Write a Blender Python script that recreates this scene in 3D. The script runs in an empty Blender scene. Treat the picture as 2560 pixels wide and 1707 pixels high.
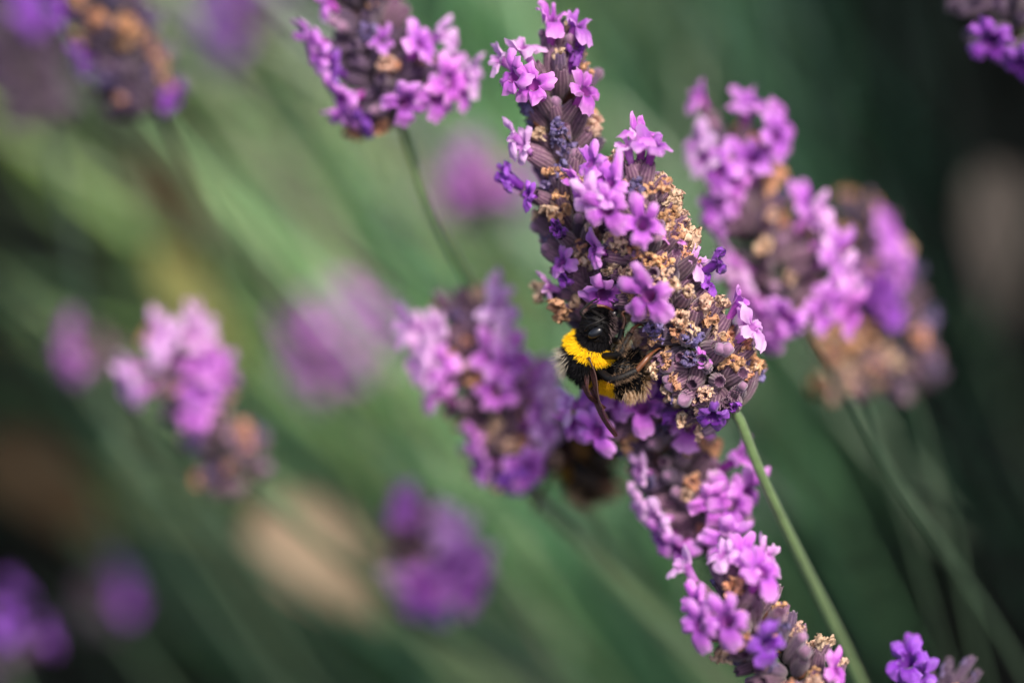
import bpy, math, random
from mathutils import Vector, Matrix, Quaternion, noise

# ---------------------------------------------------------------- camera, world, light
# 1 unit = 1 cm.  Camera stands 55 cm above the ground and looks down into a lavender bush.
PITCH = math.radians(25)
CAM_H, FOCUS, LENS, FRAME_W = 55.0, 40.0, 112.5, 12.8
scene = bpy.context.scene
scene.unit_settings.scale_length = 0.01
COL = scene.collection
cd = bpy.data.cameras.new('camera')
cam = bpy.data.objects.new('camera', cd)
COL.objects.link(cam)
scene.camera = cam
cam.location = (0, 0, CAM_H)
cam.rotation_euler = (math.pi/2 - PITCH, 0, 0)
cd.lens = LENS
cd.sensor_width = 36
cd.clip_start = 0.5
cd.clip_end = 20000
cd.dof.use_dof = True
cd.dof.focus_distance = FOCUS - 0.6    # the near side of the front spike and the bee are sharp
cd.dof.aperture_fstop = 0.1125/2/1.32      # aperture radius 1.3 cm = a 112 mm lens at about f/4.3
cd.dof.aperture_blades = 0

SUN_EL, SUN_AZ = math.radians(54), math.radians(152)   # azimuth from +Y clockwise: behind the camera, a little right
world = bpy.data.worlds.new('World')
scene.world = world
world.use_nodes = True
wn = world.node_tree
wn.nodes.clear()
sky = wn.nodes.new('ShaderNodeTexSky')
sky.sky_type = 'NISHITA'
sky.sun_disc = False
sky.sun_elevation = SUN_EL
sky.sun_rotation = SUN_AZ
sky.dust_density = 4.0
sky.air_density = 1.0
bg = wn.nodes.new('ShaderNodeBackground')
bg.inputs['Strength'].default_value = 0.10
wo = wn.nodes.new('ShaderNodeOutputWorld')
wn.links.new(sky.outputs[0], bg.inputs['Color'])
wn.links.new(bg.outputs[0], wo.inputs['Surface'])
sd = bpy.data.lights.new('sun', 'SUN')
sd.energy = 2.3
sd.angle = math.radians(11)
sd.color = (1.0, 0.91, 0.80)
sun = bpy.data.objects.new('sun', sd)
COL.objects.link(sun)
sdir = Vector((math.sin(SUN_AZ)*math.cos(SUN_EL), math.cos(SUN_AZ)*math.cos(SUN_EL), math.sin(SUN_EL)))
sun.rotation_euler = sdir.to_track_quat('Z', 'Y').to_euler()
sun.location = sdir*200
scene.view_settings.view_transform = 'Standard'
scene.view_settings.look = 'None'
scene.view_settings.gamma = 1
scene.view_settings.use_curve_mapping = False
scene.view_settings.exposure = 1.12
scene.cycles.max_bounces = 6
scene.cycles.transparent_max_bounces = 8

# ---------------------------------------------------------------- helpers
RIGHT = Vector((1, 0, 0))
UP = Vector((0, math.sin(PITCH), math.cos(PITCH)))
FWD = Vector((0, math.cos(PITCH), -math.sin(PITCH)))
CAMP = Vector((0, 0, CAM_H))
PX = FRAME_W/2560.0

def P(px, py, z=0.0):
    """world point seen at photo pixel (px, py), z cm behind the plane of focus"""
    d = FOCUS + z
    s = d/FOCUS*PX
    return CAMP + FWD*d + RIGHT*((px-1280)*s) + UP*((853.5-py)*s)

def V2(dx, dy, dz):
    """direction: dx right, dy down in the picture, dz away from the camera"""
    return (RIGHT*dx - UP*dy + FWD*dz)

def px_of(p):
    q = p - CAMP
    d = q.dot(FWD)
    s = d/FOCUS*PX
    return q.dot(RIGHT)/s + 1280, 853.5 - q.dot(UP)/s

def lin(c):
    return tuple(((x/255)/12.92 if x/255 <= 0.04045 else ((x/255+0.055)/1.055)**2.4) for x in c)

def new_mat(name):
    m = bpy.data.materials.new(name)
    m.use_nodes = True
    nt = m.node_tree
    nt.nodes.clear()
    out = nt.nodes.new('ShaderNodeOutputMaterial')
    return m, nt, out

class NT:
    def __init__(s, nt): s.nt = nt
    def n(s, t, **kw):
        x = s.nt.nodes.new(t)
        for k, v in kw.items():
            if k.startswith('in_'):
                x.inputs[k[3:].replace('_', ' ')].default_value = v
            else:
                setattr(x, k, v)
        return x
    def l(s, a, b): s.nt.links.new(a, b)
    def mix(s, fac, a, b, blend='MIX'):
        x = s.nt.nodes.new('ShaderNodeMix'); x.data_type = 'RGBA'; x.blend_type = blend
        for sock, v in ((x.inputs[0], fac), (x.inputs[6], a), (x.inputs[7], b)):
            if hasattr(v, 'links'): s.l(v, sock)
            elif isinstance(v, (int, float)): sock.default_value = v
            else: sock.default_value = (*v, 1)
        return x.outputs[2]
    def ramp(s, fac, stops):
        x = s.nt.nodes.new('ShaderNodeValToRGB')
        e = x.color_ramp.elements
        while len(e) < len(stops): e.new(0.5)
        for i, (p, c) in enumerate(stops):
            e[i].position = p
            e[i].color = (*c, 1) if len(c) == 3 else c
        s.l(fac, x.inputs[0])
        return x.outputs[0]

def thin_mat(name, stops, transl=0.35, rough=0.5, rnd=0.35, noise_scale=9.0, vein=0.25, sheen=0.2, dark=None, bump=0.25):
    """petal-like tissue: colour ramp along the attribute 'rad', per-object variation, fine veins, light let through"""
    m, nt, out = new_mat(name); N = NT(nt)
    at = N.n('ShaderNodeAttribute', attribute_name='rad')
    tc = N.n('ShaderNodeTexCoord')
    oi = N.n('ShaderNodeObjectInfo')
    nz = N.n('ShaderNodeTexNoise'); nz.noise_dimensions = '4D'
    nz.inputs['Scale'].default_value = noise_scale; nz.inputs['Detail'].default_value = 4
    N.l(tc.outputs['Object'], nz.inputs['Vector'])
    mw = N.n('ShaderNodeMath', operation='MULTIPLY'); mw.inputs[1].default_value = 40
    N.l(oi.outputs['Random'], mw.inputs[0]); N.l(mw.outputs[0], nz.inputs['W'])
    col = N.ramp(at.outputs['Fac'], stops)
    hv = N.n('ShaderNodeHueSaturation')
    r1 = N.n('ShaderNodeMapRange'); r1.inputs[3].default_value = 0.485; r1.inputs[4].default_value = 0.513
    N.l(oi.outputs['Random'], r1.inputs[0]); N.l(r1.outputs[0], hv.inputs['Hue'])
    fr = N.n('ShaderNodeMath', operation='FRACT')
    m7 = N.n('ShaderNodeMath', operation='MULTIPLY'); m7.inputs[1].default_value = 7.31
    N.l(oi.outputs['Random'], m7.inputs[0]); N.l(m7.outputs[0], fr.inputs[0])
    r2 = N.n('ShaderNodeMapRange'); r2.inputs[3].default_value = 1-rnd; r2.inputs[4].default_value = 1+rnd*0.6
    N.l(fr.outputs[0], r2.inputs[0]); N.l(r2.outputs[0], hv.inputs['Value'])
    N.l(col, hv.inputs['Color'])
    mot = N.ramp(nz.outputs['Fac'], [(0.3, (1-vein,)*3), (0.7, (1, 1, 1))])
    c2 = N.mix(1.0, hv.outputs[0], mot, 'MULTIPLY')
    bs = N.n('ShaderNodeBsdfPrincipled')
    bs.inputs['Roughness'].default_value = rough
    bs.inputs['Sheen Weight'].default_value = sheen
    bs.inputs['Specular IOR Level'].default_value = 0.3
    N.l(c2, bs.inputs['Base Color'])
    bp = N.n('ShaderNodeBump'); bp.inputs['Strength'].default_value = bump; bp.inputs['Distance'].default_value = 0.02
    nz2 = N.n('ShaderNodeTexNoise'); nz2.inputs['Scale'].default_value = noise_scale*3
    N.l(tc.outputs['Object'], nz2.inputs['Vector'])
    N.l(nz2.outputs['Fac'], bp.inputs['Height']); N.l(bp.outputs[0], bs.inputs['Normal'])
    tr = N.n('ShaderNodeBsdfTranslucent')
    N.l(c2, tr.inputs['Color'])
    mx = N.n('ShaderNodeMixShader'); mx.inputs[0].default_value = transl
    N.l(bs.outputs[0], mx.inputs[1]); N.l(tr.outputs[0], mx.inputs[2])
    N.l(mx.outputs[0], out.inputs['Surface'])
    return m

M = {}
# fresh petals: orange-brown deep throat, dark violet mouth, bright lilac lobes
M['petal'] = thin_mat('lilac petal', [(0.0, (0.42, 0.05, 0.38)), (0.30, (0.52, 0.09, 0.54)), (0.46, (0.16, 0.015, 0.24)),
                                     (0.56, (0.46, 0.09, 0.60)), (0.80, (0.66, 0.18, 0.76)), (1.0, (0.82, 0.38, 0.88))], 0.38, 0.45, 0.22, 7, 0.22)
M['petal_pale'] = thin_mat('pale lilac petal', [(0.0, (0.55, 0.12, 0.55)), (0.30, (0.68, 0.28, 0.74)), (0.46, (0.40, 0.08, 0.45)),
                                     (0.60, (0.74, 0.33, 0.80)), (1.0, (0.90, 0.58, 0.92))], 0.4, 0.45, 0.15, 7, 0.15)
M['petal_deep'] = thin_mat('deep violet petal', [(0.0, (0.20, 0.02, 0.34)), (0.40, (0.18, 0.02, 0.36)), (0.5, (0.10, 0.01, 0.2)), (0.62, (0.26, 0.03, 0.52)),
                                     (1.0, (0.40, 0.12, 0.68))], 0.3, 0.45, 0.3, 9, 0.35)  # deep violet flowers; on corner and edge spikes also painted-in shade
M['withered'] = thin_mat('withered tan petal', [(0.0, (0.70, 0.38, 0.30)), (0.45, (0.95, 0.47, 0.25)), (1.0, (0.98, 0.59, 0.34))], 0.35, 0.7, 0.25, 16, 0.3, 0.1, bump=0.4)
M['withered_pale'] = thin_mat('withered cream petal', [(0.0, (0.66, 0.42, 0.36)), (0.45, (0.96, 0.62, 0.44)), (1.0, (0.98, 0.72, 0.53))], 0.35, 0.7, 0.12, 16, 0.25, 0.1, bump=0.6)
M['withered_blue'] = thin_mat('withered blue violet petal', [(0.0, (0.14, 0.08, 0.22)), (0.5, (0.16, 0.11, 0.34)), (1.0, (0.34, 0.27, 0.52))], 0.2, 0.65, 0.35, 16, 0.5, 0.1, bump=0.6)
M['bud'] = thin_mat('purple bud', [(0.0, (0.13, 0.06, 0.11)), (1.0, (0.34, 0.17, 0.30))], 0.1, 0.6, 0.3, 14, 0.4, 0.5)

def calyx_mat(name, base, mid, top, ridge):
    m, nt, out = new_mat(name); N = NT(nt)
    at = N.n('ShaderNodeAttribute', attribute_name='rad')
    rb = N.n('ShaderNodeAttribute', attribute_name='rib')
    oi = N.n('ShaderNodeObjectInfo'); tc = N.n('ShaderNodeTexCoord')
    col = N.ramp(at.outputs['Fac'], [(0.0, base), (0.32, mid), (1.0, top)])
    f = N.n('ShaderNodeMath', operation='MULTIPLY'); f.inputs[1].default_value = 0.75
    N.l(rb.outputs['Fac'], f.inputs[0])
    c1 = N.mix(f.outputs[0], col, ridge)
    nz = N.n('ShaderNodeTexNoise'); nz.inputs['Scale'].default_value = 22; nz.inputs['Detail'].default_value = 4
    N.l(tc.outputs['Object'], nz.inputs['Vector'])
    mot = N.ramp(nz.outputs['Fac'], [(0.3, (0.55,)*3), (0.72, (1.15,)*3)])
    c2 = N.mix(1.0, c1, mot, 'MULTIPLY')
    hv = N.n('ShaderNodeHueSaturation')
    r2 = N.n('ShaderNodeMapRange'); r2.inputs[3].default_value = 0.6; r2.inputs[4].default_value = 1.35
    N.l(oi.outputs['Random'], r2.inputs[0]); N.l(r2.outputs[0], hv.inputs['Value']); N.l(c2, hv.inputs['Color'])
    bs = N.n('ShaderNodeBsdfPrincipled')
    bs.inputs['Roughness'].default_value = 0.75
    bs.inputs['Sheen Weight'].default_value = 0.35
    bs.inputs['Sheen Tint'].default_value = (1.0, 0.85, 0.9, 1)
    bs.inputs['Specular IOR Level'].default_value = 0.25
    N.l(hv.outputs[0], bs.inputs['Base Color'])
    N.l(bs.outputs[0], out.inputs['Surface'])
    return m
M['calyx'] = calyx_mat('purple grey calyx', (0.13, 0.17, 0.065), (0.074, 0.038, 0.060), (0.095, 0.034, 0.088), (0.31, 0.19, 0.24))
M['calyx_dark'] = calyx_mat('aubergine and shaded calyx', (0.06, 0.08, 0.04), (0.05, 0.03, 0.055), (0.05, 0.025, 0.07), (0.14, 0.09, 0.14))  # darker variety; on corner and edge spikes it paints in the shade
M['calyx_dry'] = calyx_mat('dry brown calyx', (0.16, 0.14, 0.07), (0.22, 0.14, 0.11), (0.28, 0.17, 0.13), (0.45, 0.30, 0.22))

def simple(name, col, rough=0.6, sheen=0.0, spec=0.4, noise_amt=0.3, scale=12, rnd=0.2, transl=0.0):
    m, nt, out = new_mat(name); N = NT(nt)
    tc = N.n('ShaderNodeTexCoord'); oi = N.n('ShaderNodeObjectInfo')
    nz = N.n('ShaderNodeTexNoise'); nz.inputs['Scale'].default_value = scale; nz.inputs['Detail'].default_value = 5
    N.l(tc.outputs['Object'], nz.inputs['Vector'])
    mot = N.ramp(nz.outputs['Fac'], [(0.3, (1-noise_amt,)*3), (0.7, (1+noise_amt*0.4,)*3)])
    c2 = N.mix(1.0, col, mot, 'MULTIPLY')
    hv = N.n('ShaderNodeHueSaturation')
    r2 = N.n('ShaderNodeMapRange'); r2.inputs[3].default_value = 1-rnd; r2.inputs[4].default_value = 1+rnd
    N.l(oi.outputs['Random'], r2.inputs[0]); N.l(r2.outputs[0], hv.inputs['Value']); N.l(c2, hv.inputs['Color'])
    bs = N.n('ShaderNodeBsdfPrincipled')
    bs.inputs['Roughness'].default_value = rough
    bs.inputs['Sheen Weight'].default_value = sheen
    bs.inputs['Specular IOR Level'].default_value = spec
    N.l(hv.outputs[0], bs.inputs['Base Color'])
    if transl:
        tr = N.n('ShaderNodeBsdfTranslucent'); N.l(hv.outputs[0], tr.inputs['Color'])
        mx = N.n('ShaderNodeMixShader'); mx.inputs[0].default_value = transl
        N.l(bs.outputs[0], mx.inputs[1]); N.l(tr.outputs[0], mx.inputs[2]); N.l(mx.outputs[0], out.inputs['Surface'])
    else:
        N.l(bs.outputs[0], out.inputs['Surface'])
    return m
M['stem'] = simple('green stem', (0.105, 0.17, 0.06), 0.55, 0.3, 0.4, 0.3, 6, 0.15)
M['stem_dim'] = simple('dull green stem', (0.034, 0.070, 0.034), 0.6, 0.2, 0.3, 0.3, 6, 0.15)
M['bract'] = simple('brown papery bract', (0.16, 0.06, 0.03), 0.6, 0.1, 0.4, 0.5, 14, 0.4, 0.2)
M['chitin'] = simple('black shell', (0.007, 0.006, 0.006), 0.5, 0.0, 0.22, 0.2, 20, 0.1)
M['eye'] = simple('black glossy eye', (0.008, 0.009, 0.013), 0.30, 0.0, 0.6, 0.1, 30, 0.0)
M['leg_brown'] = simple('brown leg', (0.14, 0.05, 0.02), 0.35, 0.0, 0.5, 0.3, 20, 0.1)
M['soil'] = simple('dark soil', (0.011, 0.017, 0.018), 0.95, 0.0, 0.2, 0.6, 0.6, 0.0)

def attr_mat(name, rough, transl, sheen=0.0, spec=0.3):
    m, nt, out = new_mat(name); N = NT(nt)
    at = N.n('ShaderNodeAttribute', attribute_name='tint')
    bs = N.n('ShaderNodeBsdfPrincipled')
    bs.inputs['Roughness'].default_value = rough
    bs.inputs['Specular IOR Level'].default_value = spec
    bs.inputs['Sheen Weight'].default_value = sheen
    N.l(at.outputs['Color'], bs.inputs['Base Color'])
    tr = N.n('ShaderNodeBsdfTranslucent'); N.l(at.outputs['Color'], tr.inputs['Color'])
    mx = N.n('ShaderNodeMixShader'); mx.inputs[0].default_value = transl
    N.l(bs.outputs[0], mx.inputs[1]); N.l(tr.outputs[0], mx.inputs[2]); N.l(mx.outputs[0], out.inputs['Surface'])
    return m
M['fur'] = attr_mat('bee fur', 0.65, 0.12, 0.0, 0.06)
M['blade'] = attr_mat('stems and leaves', 0.6, 0.15)

m, nt, out = new_mat('smoky wing membrane'); N = NT(nt)
bs = N.n('ShaderNodeBsdfPrincipled')
bs.inputs['Base Color'].default_value = (0.10, 0.035, 0.03, 1)
bs.inputs['Roughness'].default_value = 0.25
bs.inputs['Alpha'].default_value = 0.82
bs.inputs['Specular IOR Level'].default_value = 0.6
N.l(bs.outputs[0], out.inputs['Surface'])
M['wing'] = m
M['vein'] = simple('dark wing vein', (0.05, 0.018, 0.012), 0.35, 0, 0.5, 0.1, 10, 0)

def mesh(name, verts, faces, mat, smooth=True, rad=None, rib=None, tint=None):
    me = bpy.data.meshes.new(name)
    me.from_pydata([tuple(v) for v in verts], [], faces)
    if smooth: me.polygons.foreach_set('use_smooth', [True]*len(me.polygons))
    for nm, arr in (('rad', rad), ('rib', rib)):
        if arr is not None:
            a = me.attributes.new(nm, 'FLOAT', 'POINT'); a.data.foreach_set('value', arr)
    if tint is not None:
        a = me.attributes.new('tint', 'FLOAT_COLOR', 'POINT')
        a.data.foreach_set('color', [c for t in tint for c in (t[0], t[1], t[2], 1.0)])
    me.materials.append(mat)
    me.update()
    return me

def link(name, me, parent=None, loc=(0, 0, 0), quat=None, scale=None):
    o = bpy.data.objects.new(name, me)
    COL.objects.link(o)
    if parent: o.parent = parent
    o.location = loc
    if quat is not None:
        o.rotation_mode = 'QUATERNION'; o.rotation_quaternion = quat
    if scale is not None: o.scale = (scale,)*3 if isinstance(scale, (int, float)) else scale
    return o

def tube(pts, radii, seg=8, caps=True, squash=None):
    """verts, faces of a tube along pts"""
    vs, fs = [], []
    prev = None
    n = len(pts)
    for i, p in enumerate(pts):
        t = (pts[min(i+1, n-1)] - pts[max(i-1, 0)]).normalized()
        if prev is None:
            a = t.orthogonal().normalized()
        else:
            a = (prev - t*prev.dot(t)).normalized()
        prev = a
        b = t.cross(a)
        for k in range(seg):
            an = 2*math.pi*k/seg
            r = radii[i]
            vs.append(p + a*(math.cos(an)*r) + b*(math.sin(an)*r))
    for i in range(n-1):
        for k in range(seg):
            k2 = (k+1) % seg
            fs.append((i*seg+k, i*seg+k2, (i+1)*seg+k2, (i+1)*seg+k))
    if caps:
        fs.append(tuple(reversed(range(seg))))
        fs.append(tuple((n-1)*seg+k for k in range(seg)))
    return vs, fs

def catmull(pts, n):
    pts = [Vector(p) for p in pts]
    if len(pts) == 2:
        return [pts[0].lerp(pts[1], i/(n-1)) for i in range(n)]
    ext = [pts[0]*2-pts[1]] + pts + [pts[-1]*2-pts[-2]]
    res = []
    m = len(pts)-1
    for i in range(n):
        u = i/(n-1)*m
        k = min(int(u), m-1); t = u-k
        p0, p1, p2, p3 = ext[k:k+4]
        res.append(0.5*((2*p1)+(p2-p0)*t+(2*p0-5*p1+4*p2-p3)*t*t+(3*p1-p0-3*p2+p3)*t**3))
    return res

# ---------------------------------------------------------------- floret meshes (local +Z is the way the floret points, +X its upper lip)
def calyx_mesh(seed, mat, slim=1.0, closed=False):
    rg = random.Random(seed)
    seg, ribs = 48, 12
    L, R = 0.50, 0.105*slim
    prof = [(0.0, 0.25), (0.05, 0.42), (0.15, 0.66), (0.3, 0.88), (0.5, 1.0), (0.7, 0.98), (0.86, 0.86), (0.96, 0.74), (1.0, 0.70)]
    if closed:
        prof = prof[:6] + [(0.86, 0.82), (0.96, 0.55), (1.0, 0.30)]
    vs, fs, rad, rib = [], [], [], []
    bend = rg.uniform(-0.07, 0.07)
    for i, (t, r) in enumerate(prof):
        for k in range(seg):
            a = 2*math.pi*k/seg
            rb = 0.5+0.5*math.cos(a*ribs)
            rr = R*r*(1-0.13*(1-rb)*min(1, t*4))*(1+0.06*noise.noise(Vector((math.cos(a), math.sin(a), t*2+seed))))
            z = t*L
            if i == len(prof)-1: z += 0.03*max(0, math.cos(a*5))
            vs.append(Vector((math.cos(a)*rr + bend*t*t*0.6, math.sin(a)*rr, z)))
            rad.append(t); rib.append(rb**2.2)
    n = len(prof)
    # inner rim going back down so the mouth has depth
    for (t, r) in ((0.97, 0.56), (0.8, 0.42)):
        for k in range(seg):
            a = 2*math.pi*k/seg
            q = r if not closed else r*0.4
            vs.append(Vector((math.cos(a)*R*q + bend*0.6, math.sin(a)*R*q, t*L)))
            rad.append(0.9); rib.append(0)
    n += 2
    for i in range(n-1):
        for k in range(seg):
            k2 = (k+1) % seg
            fs.append((i*seg+k, i*seg+k2, (i+1)*seg+k2, (i+1)*seg+k))
    fs.append(tuple(reversed(range(seg))))
    fs.append(tuple((n-1)*seg+k for k in range(seg)))
    return mesh('calyx', vs, fs, mat, rad=rad, rib=rib)

def corolla_mesh(seed, mat, size=1.0, spread=1.0, crumple=0.0, tube_l=0.48, name='flower'):
    """two-lipped flower: tube, two large upper lobes, three smaller lower lobes"""
    rg = random.Random(seed)
    lobes = [(22, 0.34, 24), (-22, 0.34, 24), (96, 0.23, 36), (-96, 0.23, 36), (180, 0.27, 42)]
    lobes = [(math.radians(a+rg.uniform(-5, 5)), l*rg.uniform(0.78, 1.18), math.radians(w)) for a, l, w in lobes]
    seg = 60
    nt_, nl = 6, 8
    vs, fs, rad = [], [], []
    rm = 0.092
    bend = rg.uniform(-0.03, 0.05)
    lift = [rg.uniform(0.75, 1.35), rg.uniform(0.75, 1.35), rg.uniform(0.0, 0.8), rg.uniform(0.0, 0.8), rg.uniform(-0.3, 0.6)]
    for i in range(nt_):
        t = i/(nt_-1)
        r = 0.042 + 0.012*math.sin(t*3) + (rm-0.045)*(t**2.2)
        for k in range(seg):
            a = 2*math.pi*k/seg
            p = Vector((math.cos(a)*r + bend*t*t, math.sin(a)*r, t*tube_l))
            vs.append(p); rad.append(0.42*t)
    sd = seed*3.7
    for j in range(1, nl+1):
        v = j/nl
        for k in range(seg):
            a = 2*math.pi*k/seg
            best, bi, du = 0.0, 0, 0
            for q, (c, l, w) in enumerate(lobes):
                d = (a-c+math.pi) % (2*math.pi) - math.pi
                x = abs(d)/w
                if x < 1:
                    e = l*(1-x**2.6)**0.5
                    if e > best: best, bi, du = e, q, d/w
            ext = 0.02 + best*size*(1+0.16*noise.noise(Vector((math.cos(a)*3.2, math.sin(a)*3.2, seed*1.9))))
            # petals fold towards the opening direction by their own lift; edges curl
            rr = ext*v
            lf = min(1.38, lift[bi]*spread)
            tilt = lf*(1-(0.38 if spread <= 1.3 else 0.15)*v)                     # steeper near the mouth, arching outward
            rd = rm + rr*math.cos(tilt)
            z = tube_l + rr*math.sin(tilt) + 0.05*math.sin(v*3.0) - 0.05*v*v*(2.2-lf) - 0.035*v*du*du*(1 if bi < 2 else -1)
            a2 = a
            p = Vector((math.cos(a2)*rd + bend, math.sin(a2)*rd, z))
            w1 = 0.040*v
            p += Vector((noise.noise(p*9+Vector((sd, 0, 0))), noise.noise(p*9+Vector((0, sd, 0))), noise.noise(p*9+Vector((0, 0, sd)))))*w1*1.6
            p.z += 0.018*v*math.sin(a*17+sd)*v
            vs.append(p); rad.append(0.46+0.54*v)
    n = nt_+nl
    for i in range(n-1):
        for k in range(seg):
            k2 = (k+1) % seg
            fs.append((i*seg+k, i*seg+k2, (i+1)*seg+k2, (i+1)*seg+k))
    if crumple:
        for i, p in enumerate(vs):
            t = rad[i]
            q = Vector((p.x, p.y, p.z))
            k = max(0, (t-0.3)/0.7)
            q.x *= 1-0.50*k; q.y *= 1-0.50*k
            q.z -= 0.16*k*crumple
            c = crumple*0.105*min(1, t*1.6)
            for f, g in ((11, 1.0), (24, 0.55)):
                q += Vector((noise.noise(p*f+Vector((sd, 3, 0))), noise.noise(p*f+Vector((9, sd, 0))), noise.noise(p*f+Vector((0, 5, sd)))))*c*g
            vs[i] = q
    return mesh(name, vs, fs, mat, rad=rad)

def bud_mesh(seed):
    vs, fs, rad = [], [], []
    seg = 20
    prof = [(0.0, 0.055), (0.03, 0.068), (0.07, 0.075), (0.11, 0.066), (0.14, 0.045), (0.155, 0.018)]
    for t, r in prof:
        for k in range(seg):
            a = 2*math.pi*k/seg
            rr = r*(1+0.10*math.cos(4*a+seed))
            vs.append(Vector((math.cos(a)*rr, math.sin(a)*rr, t))); rad.append(t/0.155)
    for i in range(len(prof)-1):
        for k in range(seg):
            k2 = (k+1) % seg
            fs.append((i*seg+k, i*seg+k2, (i+1)*seg+k2, (i+1)*seg+k))
    fs.append(tuple((len(prof)-1)*seg+k for k in range(seg)))
    return mesh('bud_tip', vs, fs, M['bud'], rad=rad)

def bract_mesh(seed):
    rg = random.Random(seed)
    vs, fs = [], []
    L, W = 0.34, 0.13
    for s in (0, 1):
        for i in range(7):
            t = i/6
            w = W*math.sin(math.pi*min(1, t*0.92+0.08))**0.7*(1-t*0.55)
            for j in (-1, -0.5, 0, 0.5, 1):
                vs.append(Vector((-0.10*t*t + 0.05*j*j*1.0 - s*0.006, j*w, t*L)))
    for s in (0, 1):
        for i in range(6):
            for j in range(4):
                a = s*35+i*5+j
                f = (a, a+1, a+6, a+5)
                fs.append(f if s == 0 else f[::-1])
    return mesh('bract', vs, fs, M['bract'])

CAL = {'n': [calyx_mesh(s, M['calyx']) for s in range(5)],
       'd': [calyx_mesh(s+10, M['calyx_dark']) for s in range(4)],
       'y': [calyx_mesh(s+20, M['calyx_dry']) for s in range(3)],
       's': [calyx_mesh(s+30, M['calyx_dark'], 0.62) for s in range(3)]}
FRESH = {k: [corolla_mesh(s+o, M[mk], 1.0, 1.0) for s in range(6)] for k, mk, o in (('f', 'petal', 0), ('p', 'petal_pale', 20), ('v', 'petal_deep', 40))}
SIDE = {k: [corolla_mesh(s+o, M[mk], 1.0, 1.75, tube_l=0.52) for s in range(4)] for k, mk, o in (('f', 'petal', 140), ('p', 'petal_pale', 150))}
FRESH['w'] = [corolla_mesh(s+60, M['petal_deep'], 0.8, 1.2, 0.55) for s in range(4)]        # deep violet, starting to crumple
WITH = {'t': [corolla_mesh(s+80, M['withered'], 0.9, 1.3, 1.0, 0.26, 'withered_flower') for s in range(7)],
        'c': [corolla_mesh(s+90, M['withered_pale'], 0.9, 1.4, 0.95, 0.30, 'withered_flower') for s in range(6)],
        'b': [corolla_mesh(s+100, M['withered_blue'], 0.85, 1.5, 1.0, 0.24, 'withered_flower') for s in range(5)]}
BUD = [bud_mesh(s) for s in range(4)]
BRACT = [bract_mesh(s) for s in range(3)]

# ---------------------------------------------------------------- a flower spike
GROUND_BASE = P(3360, 3740, 32)      # where the stems of the bush come together
GROUND_BASE.z = 0.0

def quat_for(d, roll, upv=None):
    """local +Z along d, local +X (upper lip) as near 'up' as possible, then rolled"""
    z = d.normalized()
    u = upv if upv is not None else UP
    x = u - z*u.dot(z)
    if x.length < 1e-3: x = z.orthogonal()
    x.normalize()
    y = z.cross(x)
    q = Matrix((x, y, z)).transposed().to_quaternion()
    return q @ Quaternion((0, 0, 1), roll)

def floret(root, base, d, kind, rg, scale=1.0, cal='n', roll=None, csc=1.0, fsc=1.0, fresh_mesh=None):
    """one calyx (part) with what comes out of it (sub-part)"""
    if roll is None: roll = rg.uniform(-0.5, 0.5)
    q = quat_for(d, roll)
    c = link('calyx', rg.choice(CAL[cal]), root, base-root.location, q, scale*csc)
    tip = 0.40
    if kind in FRESH:
        me = fresh_mesh or rg.choice(FRESH[kind])
        f = link('flower', me, c, (0, 0, tip-0.05), Quaternion((0, 0, 1), rg.uniform(-0.15, 0.15)), fsc/csc)
    elif kind in WITH:
        f = link('withered_flower', rg.choice(WITH[kind]), c, (0, 0, tip-0.06), Quaternion((0, 0, 1), rg.uniform(-3, 3)), rg.uniform(0.50, 0.80)*fsc/csc)
    elif kind == 'u':
        f = link('bud_tip', rg.choice(BUD), c, (0, 0, tip+0.04), Quaternion((0, 0, 1), rg.uniform(-3, 3)), rg.uniform(0.85, 1.2))
    return c

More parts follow.
